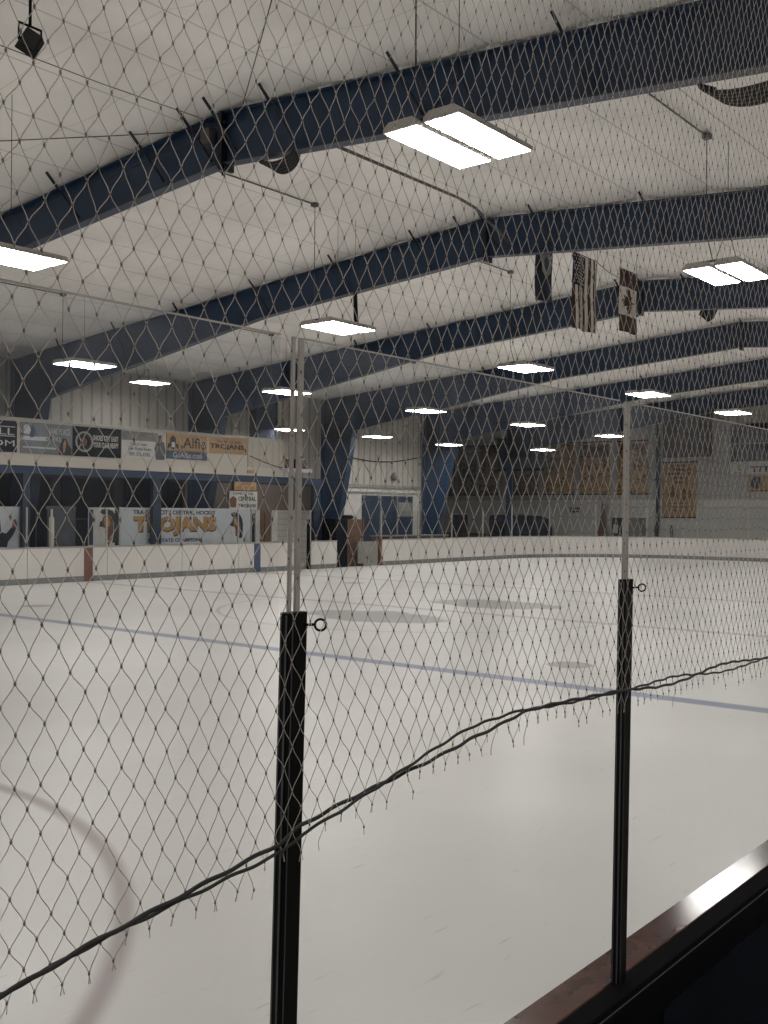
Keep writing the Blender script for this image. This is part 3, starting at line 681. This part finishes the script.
# ------------------------------------------------------------------ end wall
XEW = 56.0
def YE(px, X_=XEW): return at(px, 470, 0, X_).y
def champ(l, r, zt, zb, m, lab, top=None):
    t = thing('championship_banner', lab, 'banner', (XEW-.06, (YE(l)+YE(r))/2, zb), 'gold banners on the end wall')
    y0, y1 = YE(r), YE(l)
    cl = MB().box(XEW-.1, XEW-.07, y0, y1, zb, zt).build('cloth', m, t)
    MB().box(XEW-.13, XEW-(.02 if zb > 3 else .035), y0-.03, y1+.03, zt-.02, zt+.05).build('top_rod', INK, t); MB().box(XEW-.13, XEW-(.02 if zb > 3 else .035), y0-.03, y1+.03, zb-.05, zb+.02).build('bottom_rod', INK, t)
    if top: MB().box(XEW-.115, XEW-.1, y0+.1, y1-.1, zt-top, zt-.15).build('heading_panel', mottled('heading_print', (.06, .035, .03), (.20, .10, .05), 5, .5), cl)
    return t
champ(443, 456, 6.6, 3.4, BRNM, 'narrow brown and gold banner partly behind the fifth blue column', 1.2)
champ(459, 477, 6.58, 3.4, BRNM, 'brown and gold banner, second from left on the end wall', 1.2)
champ(480, 500, 6.55, 3.4, BRNM, 'brown and gold banner just left of the thin dark column', 1.2)
champ(511, 539.5, 6.55, 3.4, BRNM, 'brown and gold banner under the dark hanging box', .3)
champ(544, 575, 6.54, 3.4, GOLDM, 'bright gold banner right of the dark hanging box')
champ(580, 611, 6.5, 3.4, GOLDM, 'gold banner with brown printing, left of the near glass post line', .9)
champ(618, 648.5, 6.47, 3.4, GOLDM, 'gold banner crossed by the upright edge of near glass', .5)
t = champ(663, 697.5, 5.16, 2.05, mat('gold_banner_plain', (.36, .23, .11), .8, var=.06), 'lower gold banner with dark rows of print right of the blue pipe')
def row(l, r, z, h, m=INKR):
    MB().box(XEW-.11, XEW-.1, YE(r), YE(l), z-h/2, z+h/2).build('print_row', mottled('print_row', (.12, .06, .04), (.40, .24, .09), 6, .55), t)
for l, r, z, h in ((672, 688, 4.98, .14), (669, 693, 4.75, .16), (667, 694, 4.52, .14), (673, 689, 4.28, .14), (676, 686, 4.05, .12), (670, 690, 2.85, .05), (672, 688, 2.6, .1), (674, 691, 2.4, .12)): row(l, r, z, h)
for l, r in ((668, 679), (682, 694)):
    poly([(YE(l), 3.0), (YE(l)-.1, 3.6), (YE((l+r)/2), 3.95), (YE(r)+.1, 3.6), (YE(r), 3.0)], mottled('figure_print', (.12, .06, .04), (.38, .22, .08), 4, .5), t, XEW-.1, 'printed_figure', '-X', .01)
t = thing('wall_pipe', 'blue upright pipe on the end wall between gold banners', 'pipe', (XEW-.2, 25.25, 0))
MB().tube([(XEW-.15, 25.37, -.03), (XEW-.15, 25.37, 8.4)], .11, 8).build('pipe', DBLUE, t)
for z in (1.5, 4.2, 6.8): MB().box(XEW-.28, XEW-.03, 25.22, 25.52, z-.05, z+.05).build('bracket', BLUE, t)
t = board('notice', 'small red-brown notice on the block wall under the bright gold banners', 'sign', 0, 1, 0, 1, REDM)
for c in list(t.children): bpy.data.objects.remove(c)
t.location = (XEW-.1, 30.7, 2.3)
MB().box(XEW-.12, XEW-.03, YE(581), YE(571), 2.28, 2.6).build('backing', INKR, t); MB().box(XEW-.13, XEW-.12, YE(580), YE(572), 2.41, 2.47).build('print_row', INKW, t)
t = thing('ventilation_panel', 'large dark reddish panel high on the end wall by the pipe', 'panel', (XEW-.05, 23.7, 5.5))
MB().box(XEW-.05, XEW-.0, YE(712), YE(664), 5.45, 8.0).build('panel', REDM, t)
for q in (664, 680, 696, 712): MB().box(XEW-.07, XEW-.05, YE(q)-.04, YE(q)+.04, 5.45, 8.0).build('frame_bar', GREYL, t)
t = thing('scoreboard', 'dark scoreboard at the right edge above a white name strip', 'scoreboard', (XEW-.3, 19.5, 5.1))
MB().box(XEW-.25, XEW-.03, 17.0, YE(732), 5.12, 7.15).build('panel', mottled('scoreboard_face', (.012, .016, .026), (.05, .06, .08), 1.6), t)
MB().box(XEW-.27, XEW-.25, 17.0, YE(732), 6.05, 6.10).build('divider', GREYP, t)
MB().box(XEW-.27, XEW-.2, 17.0, YE(732), 4.42, 5.10).build('name_strip', LIGHTP, t)
text('TITANS', INK, t, YE(752), 17.6, 4.52, 4.83, XEW-.27, '-X', bold=.03)
text('&', INK, t, YE(740), YE(743), 4.6, 4.95, XEW-.27, '-X')
MB().box(XEW-.275, XEW-.27, YE(743), YE(736.5), 4.46, 4.52).build('underline', INKR, t)
MB().box(XEW-.28, XEW-.27, YE(747)-.02, YE(747)+.02, 4.42, 5.1).build('divider', GREYL, t)
t = thing('logo_sign', 'square gold sign with a dark round emblem under the scoreboard', 'sign', (XEW-.1, 19.4, 3.45))
MB().box(XEW-.12, XEW-.03, 18.2, YE(748.5), 3.45, 4.35).build('backing', GOLD, t)
cy = YE(757); b = MB(); b.tube([(XEW-.135, cy, 3.93), (XEW-.12, cy, 3.93)], .33, 14).build('emblem_disc', INKO, t)
poly([(cy+.28, 3.8), (cy+.33, 4.05), (cy+.1, 4.28), (cy-.2, 4.25), (cy-.3, 4.0), (cy-.18, 3.66), (cy+.05, 3.6)], INK, t, XEW-.135, 'emblem_head', '-X')
MB().box(XEW-.13, XEW-.12, 18.3, YE(750), 3.48, 3.56).build('caption', INKR, t)
t = thing('hanging_box', 'dark rectangular box hanging in front of the end wall by the thin column', 'unit heater', (50.2, 32, 5.0))
yb0, yb1 = at(543, 450, 0, 50.6).y, at(497, 450, 0, 50.6).y
MB().box(50.6, 51.4, yb0, yb1, 4.75, 6.55).build('casing', DBLUE, t, .02); MB().box(50.55, 50.6, yb0-.1, yb1+.1, 4.62, 4.75).build('lower_rail', BANB, t)
for y in (yb0+.3, yb1-.3): MB().tube([(51, y, 6.55), (51, y, ztop(y)+.05)], .03, 5).build('hanger', BLACK, t)
t = thing('door_4', None, None, (XEW, 39.2, 0), kind='structure')
MB().box(XEW-.13, XEW-.08, YE(469), YE(453), -.03, 2.1).build('leaf', DBLUE, t); MB().box(XEW-.14, XEW-.08, YE(462), YE(461), .0, 2.1).build('seam', GREYL, t)
# ice resurfacer parked beyond the end boards
t = thing('ice_resurfacer', 'dark blue ice resurfacing machine parked behind the end glass', 'vehicle', (53, 33, 0))
YR = lambda px: at(px, 530, 0, 52.5).y
a0, a1 = YR(543), YR(496)
prof = [(a0, .45), (a0, 1.3), (a0+.15, 1.85), (a0+.6, 2.05), ((a0+a1)/2-.1, 2.1), ((a0+a1)/2-.05, 1.6), ((a0+a1)/2+.2, 1.6), ((a0+a1)/2+.25, 2.15), (a1-.1, 2.1), (a1, 1.9), (a1, .45)]
MB().prism(prof, 0, 51.7, 53.6).build('body', NAVY, t, .04, 2)
for y in (a0+.7, a1-.7):
    for x in (51.75, 53.55): MB().tube([(x-.14, y, .37), (x+.14, y, .37)], .4, 14).build('wheel', BLACK, t)
MB().box(51.66, 51.7, a0+.3, (a0+a1)/2-.3, 1.0, 1.5).build('side_panel', DBLUE, t); MB().box(51.66, 51.7, (a0+a1)/2+.5, a1-.3, .8, 1.7).build('side_panel', BANB, t)
MB().tube([(52.2, (a0+a1)/2+.0, 1.6), (52.2, (a0+a1)/2+.15, 2.0)], .03, 6).build('steering_column', BLACK, t)
MB().box(51.9, 53.4, a0-.25, a0, .1, .7).build('conditioner', GREYP, t)
t = thing('storage_cabinet', 'grey double cabinet by the end wall behind the glass edge', 'cabinet', (55.3, 27.4, 0))
for i, (l, r, m) in enumerate(((612, 626, INKR), (627, 640, GREYP))): MB().box(55.0, 55.85, YE(r, 55), YE(l, 55), -.03, 2.0).build('body', m if i else GREYL, t, .01)
MB().box(54.97, 55.0, YE(618, 55), YE(614, 55), 1.1, 1.6).build('notice', INKW, t)
t = thing('rolled_flag_pole', 'brown tapered pole leaning stand by the grey cabinet', 'pole', (55.5, 28.9, 0))
MB().tube([(55.4, YE(607), -.03), (55.4, YE(607), .3), (55.4, YE(607.5), 1.9), (55.4, YE(609), 3.0)], [.42, .38, .14, .11], 8).build('shaft', INKR, t)
t = thing('handrail_stand', 'short grey forked stand at the foot of the blue pipe', 'stand', (55, 25.2, 0))
for q in (656, 672): MB().tube([(55.3, YE(664, 55.3), .2), (55.3, YE(q, 55.3), .8), (55.3, YE(q, 55.3), 1.6)], .1, 6).build('arm', GREYL, t)
MB().box(55.1, 55.5, YE(666, 55.3), YE(662, 55.3), -.03, .3).build('base', GREYL, t)
t = thing('barrier', 'low red-brown barrier before the end wall left of the machine', 'barrier', (54, 36, 0))
MB().box(54.0, 54.1, at(485, 530, 0, 54).y, at(442, 530, 0, 54).y, .5, .95).build('rail', INKR, t)
for q in (444, 463, 483): MB().box(54.0, 54.1, at(q, 530, 0, 54).y-.05, at(q, 530, 0, 54).y+.05, -.03, .5).build('post', GREYP, t)
t = board('wall_switchboard', 'tiny pale box', 'box', 0, 1, 0, 1, LIGHTP); 
for c in list(t.children): bpy.data.objects.remove(c)
bpy.data.objects.remove(t)

# ------------------------------------------------------------------ flags, speakers, cables under the roof
YF = 11.4
zt = 8.03
def cloth(t, x0, x1, z0, z1, m, name, off=0, wav=.05, nx=10, nz=8, ph=0):
    b = MB(); v = []
    for side in (0, 1):
        for i in range(nx+1):
            for j in range(nz+1):
                x = x0+(x1-x0)*i/nx; z = z0+(z1-z0)*j/nz
                y = YF+wav*math.sin((x+ph)*9)*(1-.3*(z-6.4)/1.6)+off+side*.004
                v.append((x+.02*math.sin(z*5), y, z))
    N = (nx+1)*(nz+1); f = []
    for i in range(nx):
        for j in range(nz):
            a = i*(nz+1)+j; f.append((a, a+nz+1, a+nz+2, a+1)); f.append((N+a, N+a+1, N+a+nz+2, N+a+nz+1))
    b.add(v, f, True); return b.build(name, m, t)
def wv(x, z, ph, wav=.05): return YF+wav*math.sin((x+ph)*9)*(1-.3*(z-6.4)/1.6)
t = thing('flag', 'hanging United States flag with upright stripes, middle of three', 'flag', (21, YF, zt), 'flags hanging along the ridge')
fx0, fx1 = 20.57, 21.72
h = 1.69; w_ = (fx1-fx0)/13
for i in range(13):
    a = fx0+i*w_; canton = i < 7
    cloth(t, a, a+w_, zt-h, zt-(h*.42 if canton else 0), CLOTHR if i % 2 == 0 else CLOTHW, 'stripe', nx=2)
cloth(t, fx0, fx0+7*w_, zt-h*.42, zt, NAVY, 'canton')
stars = MB()
for r_ in range(9):
    for c_ in range(6 if r_ % 2 == 0 else 5):
        x = fx0+.06+(c_+(0 if r_ % 2 == 0 else .5))*.098; z = zt-.05-r_*.073; y = wv(x, z, 0)-.006
        pts = []
        for q in range(10):
            rr = .026 if q % 2 == 0 else .011; pts.append((x+rr*math.sin(q*PI/5), y, z+rr*math.cos(q*PI/5)))
        stars.hull(pts, [(p[0], p[1]+.003, p[2]) for p in pts])
stars.build('stars', CLOTHW, t)
MB().tube([(fx0-.02, YF, zt+.01), (fx1+.02, YF, zt+.01)], .012, 5).build('rod', CABLE, t)
for x in (fx0, fx1): MB().tube([(x, YF, zt+.01), (x, YF, ztop(YF)+.06)], .005, 4).build('cord', CABLE, t)
t = thing('flag', 'hanging Canadian flag with a dark maple leaf, right of the striped flag', 'flag', (23.3, YF, zt), 'flags hanging along the ridge')
cx0, cx1 = 22.9, 23.78; zc = zt+.08; hc = 1.5
cloth(t, cx0, cx1, zc-hc*.27, zc, CLOTHR, 'upper_band', ph=.3, wav=.03); cloth(t, cx0, cx1, zc-hc*.73, zc-hc*.27, CLOTHW, 'centre_field', ph=.3, wav=.03); cloth(t, cx0, cx1, zc-hc, zc-hc*.73, CLOTHR, 'lower_band', ph=.3, wav=.03)
leaf = [(0, .5), (.09, .32), (.2, .38), (.16, .12), (.28, .22), (.32, .14), (.46, .16), (.4, .02), (.46, -.04), (.2, -.2), (.23, -.3), (.02, -.27), (.02, -.48), (-.02, -.48), (-.02, -.27), (-.23, -.3), (-.2, -.2), (-.46, -.04), (-.4, .02), (-.46, .16), (-.32, .14), (-.28, .22), (-.16, .12), (-.2, .38), (-.09, .32)]
cxm, czm = (cx0+cx1)/2, zc-hc*.5
# leaf lies sideways on a flag that is hung by its end
lf = [(cxm-b_*.7, czm+a*.68) for a, b_ in leaf]
MB().hull([(x, wv(x, z, .3, .03)-.012, z) for x, z in lf], [(x, wv(x, z, .3, .03)-.005, z) for x, z in lf]).build('maple_leaf', CLOTHR, t)
MB().tube([(cx0-.02, YF, zc+.01), (cx1+.02, YF, zc+.01)], .012, 5).build('rod', CABLE, t)
for x in (cx0, cx1): MB().tube([(x, YF, zc+.01), (x, YF, ztop(YF)+.06)], .005, 4).build('cord', CABLE, t)
t = thing('flag', 'narrow navy state flag with a pale crest, left of three', 'flag', (19.4, YF, zt), 'flags hanging along the ridge')
sx0, sx1 = 18.99, 19.70
cloth(t, sx0, sx1, 6.72, zt, NAVY, 'cloth', wav=.03, nx=14)
xm = (sx0+sx1)/2
poly([(xm-.17, 7.35), (xm-.2, 7.65), (xm, 7.78), (xm+.2, 7.65), (xm+.17, 7.35), (xm, 7.22)], GREYP, t, YF-.035, 'crest')
poly([(xm-.07, 7.42), (xm-.09, 7.6), (xm, 7.68), (xm+.09, 7.6), (xm+.07, 7.42), (xm, 7.35)], INKB, t, YF-.044, 'crest_shield')
MB().tube([(sx0-.02, YF, zt+.01), (sx1+.02, YF, zt+.01)], .012, 5).build('rod', CABLE, t)
for x in (sx0, sx1): MB().tube([(x, YF, zt+.01), (x, YF, ztop(YF)+.06)], .005, 4).build('cord', CABLE, t)

def speaker(name, lab, c, sz, ry=.5):
    t = thing(name, lab, 'speaker', c, 'black speakers under the roof'); x, y, z = c
    def rot(px, py, pz):
        v = Matrix.Rotation(ry, 3, 'Y') @ Vector((px, py, pz)); v = Matrix.Rotation(-.5, 3, 'Z') @ v; return (x+v.x, y+v.y, z+v.z)
    k = sz/2
    MB().hull([rot(a*.8, -k*.7, b_*.9) for a, b_ in ((-k, -k), (k, -k), (k, k), (-k, k))], [rot(a*1.05, k*.7, b_*1.05) for a, b_ in ((-k, -k), (k, -k), (k, k), (-k, k))]).build('cabinet', BLACK, t, .01)
    MB().hull([rot(a*.75, -k*.76, b_*.82) for a, b_ in ((-k, -k), (k, -k), (k, k), (-k, k))], [rot(a*.75, -k*.7, b_*.82) for a, b_ in ((-k, -k), (k, -k), (k, k), (-k, k))]).build('grille', CABLE, t)
    MB().tube([(x-k*1.15, y, z-.02), (x-k*1.2, y, z+k*1.5), (x+k*1.2, y, z+k*1.5), (x+k*1.15, y, z)], .018, 5).build('bracket', BLACK, t)
    MB().tube([(x, y, z+k*1.5), (x, y, ztop(y)+.04)], .02, 5).build('stem', BLACK, t)
c = at(30, 42, 1, 11.6); speaker('speaker', 'black speaker on a U bracket at the top left under the roof', tuple(c), .26)
c = at(709, 312, 1, 12.2); speaker('speaker', 'small black speaker under the third beam below the right paired lamp', (c.x, c.y, c.z), .4)
c = at(356, 305, 1, 14.6); z0 = at(356, 322, 1, 14.6).z; z1 = at(354, 292, 1, 14.6).z
t = thing('hanging_microphone', 'slim black cylinder hanging on a wire above the second-row lamp', 'microphone', (c.x, c.y, z0))
MB().tube([(c.x, c.y, z0), (c.x, c.y, z0+.06), (c.x-.03, c.y, z1)], [.03, .05, .045], 8).build('body', BLACK, t)
MB().tube([(c.x-.03, c.y, z1), (c.x-.03, c.y, ztop(14.6)+.05)], .006, 4).build('wire', CABLE, t)

def coil(lab, y, x, rad=.42):
    t = thing('cable_coil', lab, 'cable', (x, y, zbot(y)), 'coiled hoses on the first beam')
    for i in range(5):
        b = MB(); pts = [(x-.10+.05*i, y+(rad-.02*i)*1.1*math.cos(PI*j/14), zbot(y)-.045-(rad*.34+.025*i)*math.sin(PI*j/14)) for j in range(15)]
        b.tube(pts, .028, 5).build('loop', CABLE, t)
coil('black cable coil hanging under the nearest beam just right of the ridge joint', 11.3, FX[1], .33)
coil('large black hose coil under the nearest beam at the right edge', 4.0, FX[1], .55)
t = thing('junction_box', 'small grey junction box and loose wires at the first ridge joint', 'junction box', (FX[1]-.2, 12.9, 8.1))
MB().box(FX[1]-.2, FX[1]-.05, 12.75, 12.95, 8.1, 8.35).build('box', CONDU, t)
MB().tube([(FX[1]-.15, 12.75, 8.1), (FX[1]-.25, 12.65, 7.9), (FX[1]-.2, 12.5, 7.62), (FX[1]-.2, 12.3, 7.58), (FX[1]-.2, 12.1, 7.66)], .014, 5).build('loose_wire', CABLE, t)
MB().tube([(FX[1]-.2, 12.4, 7.68), (FX[1]-.2, 12.4, 7.5)], .025, 6).build('connector', BLACK, t)
def cab(lab, pts, r, m=CABLE, name='cable'): tag(MB().tube(pts, r, 5).build(name, m), lab, name)
cab('thin cable running along the ridge to the first joint', [(2, 12.7, 8.42), (6, 12.75, 8.36), (9, 12.75, 8.38), (11.15, 12.75, 8.45)], .007)
cab('thin cable crossing under the ceiling towards the first joint', [(11.1, 12.9, 8.25), (11.0, 16, 7.98), (10.9, 20, 7.85), (10.9, 24, 7.6)], .010)
cab('pipe running below the ridge from the first beam to the second', [(FX[1]+.12, 11.6, 8.30), (16.4, 11.6, 8.28), (17.0, 11.6, 8.22), (18.7, 11.9, 7.95)], .03, CONDU, 'conduit_pipe')
def roofpt(px, py, drop=.05):
    z = 8.4
    for _ in range(12): p = at(px, py, 2, z); z = min(ztop(p.y), 8.6)-drop
    return tuple(p)
cab('slanting wire rising from the first ridge joint towards the top edge', [roofpt(243, 104), roofpt(258, 50), roofpt(275, -12)], .008)
cab('faint seam cord crossing the roof from the left edge to the first joint', [roofpt(0, 141), roofpt(110, 136), roofpt(200, 131)], .009)
cab('thin wire linking the state flag and the striped flag', [(sx1, YF, 8.03), (20.2, YF, 7.98), (fx0, YF, 8.03)], .009)
cab('thin wire linking the striped flag and the leaf flag', [(fx1, YF, 8.02), (22.3, YF, 7.9), (cx0, YF, 7.86)], .009)

# ------------------------------------------------------------------ near boards, posts and glass
YG = 1.09
PX = [.01, 1.1115, 2.211, 3.262, 4.36]
LEAN = .026
t = thing('near_rink_board', 'black near board with worn red ledge below the glass', 'rink board', (3, 1.1, 0))
MB().box(-2, 8, YG-.05, YG+.086, 0, 1.03).build('board_body', BLACKP, t)
o = MB().box(-2, 8, 1.0905, YG+.088, 1.03, 1.068).build('ledge', LEDGE, t, .002); o['label'] = 'worn glossy red-brown ledge'
MB().box(-2, 8, 1.036, 1.0895, 1.03, 1.068).build('sill_frame', MATTE, t, .002)
MB().box(-2, 8, 1.0345, 1.036, 1.050, 1.0525).build('sill_highlight', GREYL, t)  # lighter strip paints the bevel highlight along the sill
for i in range(4):
    MB().box(PX[i]+.12, PX[i+1]-.12, YG-.056, YG-.05, .1, .96).build('inset_panel', mat('blue_black_panel', (.003, .005, .010), .8, var=.2, spec=.06), t)
names = ['black glass post outside the picture on the left', 'black glass support post left of centre with an eye bolt', 'black glass support post right of centre with an eye bolt', 'black glass post at the right edge of the picture', 'black glass post beyond the right edge']
for i, x in enumerate(PX):
    t = thing('glass_post', names[i], 'post', (x, YG, 1.07), 'black posts of the near glass')
    def lean(x0, x1, y0, y1, z0, z1, k=LEAN):      # the posts lean slightly along the boards
        q = [(x0, y0), (x1, y0), (x1, y1), (x0, y1)]
        return MB().hull([(a_+k*(z0-1.99), b_, z0) for a_, b_ in q], [(a_+k*(z1-1.99), b_, z1) for a_, b_ in q])
    lean(x-.0205, x+.0205, 1.072, 1.091, 1.069, 1.992).build('channel', BLACK, t, .0015)
    lean(x-.0215, x-.0205, 1.075, 1.078, 1.07, 1.988).build('edge_trim', GREYL, t)
    lean(x-.0215, x-.0205, 1.086, 1.088, 1.07, 1.988).build('edge_trim', GREYL, t)
    lean(x-.013, x-.0115, 1.0708, 1.072, 1.07, 1.985).build('groove_highlight', GREYL, t)  # grey strip paints the highlight along the post groove
    # upper joint: two pale edge strips above the post
    lean(x-.0095, x-.0045, 1.083, 1.088, 1.992, 2.404, .015).build('joint_strip', ALU, t)
    lean(x+.0050, x+.0140, 1.083, 1.088, 1.992, 2.404, .015).build('joint_strip', ALU, t)
    c_ = Vector((x+.014, 1.072, 1.972))
    eb = MB().tube([c_, c_+Vector((.004, -.010, .001)), c_+Vector((.009, -.0125, .001))], .0024, 6).build('eye_bolt_shank', BLACK, t)
    MB().ring(c_+Vector((.0165, -.0165, 0)), .0085, .0019, Vector((-.75, -.65, 0)), 20, 6).build('eye_bolt_ring', BLACK, eb)
for i in range(4):
    a, c_ = PX[i]+.024, PX[i+1]-.024
    t = thing('rink_glass', ['tall scuffed glass pane at the left of the picture', 'tall scuffed glass pane between the two black posts', 'tall scuffed glass pane right of the right-hand post', 'tall glass pane beyond the right edge'][i], 'glass pane', ((a+c_)/2, YG, 1.07), 'panes of the near glass')
    b = MB(); b.add([(a, YG, 1.07), (c_, YG, 1.07), (c_, YG, 2.404), (a, YG, 2.404)], [(0, 1, 2, 3)]); b.build('pane', GLASS, t)
    MB().box(a, c_, YG-.002, YG+.003, 2.404, 2.4058).build('top_edge', ALU, t)
# ------------------------------------------------------------------ safety net and its rope
RP = [(-.2, 1.585), (.3, 1.605), (.59, 1.632), (.71, 1.652), (.85, 1.668), (1.0, 1.685), (1.04, 1.70), (1.17, 1.722), (1.29, 1.742), (1.45, 1.768), (1.62, 1.782), (1.8, 1.775), (2.0, 1.768), (2.2, 1.760), (2.45, 1.757), (2.93, 1.745), (3.4, 1.75), (4.0, 1.745), (4.4, 1.74)]
def zrope(x):
    for (x0, z0), (x1, z1) in zip(RP, RP[1:]):
        if x <= x1: return z0+(z1-z0)*(x-x0)/(x1-x0)
    return RP[-1][1]
YNET = 1.0
t = thing('safety_rope', 'twisted dark rope running up along the bottom of the net', 'rope', (1, YNET, 1.6))
for ph, rr in ((0, .0030), (PI, .0024)):
    pts = []; n_ = 460
    for i in range(n_+1):
        x = -.2+4.6*i/n_; tw = x*2*PI/.9+.6*math.sin(x*3.1); am = .0065*(1+.7*math.sin(x*5.3+1))
        q = x*2*PI/.085
        pts.append((x, YNET-.006+am*.5*math.sin(tw+ph)+.0012*math.cos(q+ph), zrope(x)+am*math.cos(tw+ph)+.0012*math.sin(q+ph)))
    MB().tube(pts, rr, 6).build('strand', ROPE, t)
W, HH = .0170, .0288
ZT = 4.3; X0, X1 = .12, 4.35
def warp(x, z):
    dx = .008*math.sin(1.7*z+2.3*x)+.004*math.sin(5.1*z-3.7*x+1)+.002*math.sin(11*z+9*x)
    dy = .006*math.sin(2.2*x+1.1*z)+.002*math.sin(9*x-7*z)
    for px_ in (1.12, 2.232):   # the mesh is pulled askew where it hooks over an eye bolt
        d2 = ((x-px_-.06)**2+(z-1.96)**2)/.012; dx -= .022*math.exp(-d2)
    return dx, dy
jit = {}
def J(m_, j):
    if (m_, j) not in jit: jit[(m_, j)] = (random.gauss(0, .0013), random.gauss(0, .0022))
    return jit[(m_, j)]
nets = MB(); knots = MB(); loose = MB()
ns = int((X1-X0)/W); nr = int((ZT-1.5)/HH); SEG = 4
dirn = {}
for i in range(ns):
    xb = X0+i*W; pts = []
    zmin = zrope(xb)-random.uniform(.02, .055)
    nodes = []
    for j in range(nr+1):
        z = 1.5+j*HH
        m_ = i if (i+j) % 2 == 0 else i-1
        sgn = 1 if (i+j) % 2 == 0 else -1
        jx, jz = J(m_, j)
        nodes.append((xb+sgn*(W/2-.0003)+jx, z+jz))
    for j in range(nr):
        (xa, za), (xc, zc_) = nodes[j], nodes[j+1]
        if za < zmin: continue
        if not pts:
            pts.append((xa+random.uniform(-.004, .004), za-.012))
        for q in range(SEG):
            u = q/SEG; e = .35*u+.65*(1-math.cos(PI*u))/2
            pts.append((xa+(xc-xa)*e, za+(zc_-za)*u))
        if (i+j) % 2 == 0 and i < ns-1:
            dx, dy = warp(xa, za); p = Vector((xa+dx+.0004, YNET+dy, za))
            r_ = .0020
            v = [p+Vector(q_)*r_ for q_ in ((1, 0, 0), (0, 1, 0), (-1, 0, 0), (0, -1, 0), (0, 0, 1.9), (0, 0, -1.9))]
            knots.add(v, [(0, 1, 4), (1, 2, 4), (2, 3, 4), (3, 0, 4), (1, 0, 5), (2, 1, 5), (3, 2, 5), (0, 3, 5)], True)
    P3 = []
    for x, z in pts:
        dx, dy = warp(x, z); P3.append((x+dx, YNET+dy, z))
    nets.tube(P3, .00061, 3, False)
t = thing('safety_net', 'diamond-mesh safety net hanging in front of the glass', 'net', (2, YNET, 1.6))
nets.build('twine', NETM, t); knots.build('knots', KNOT, t)
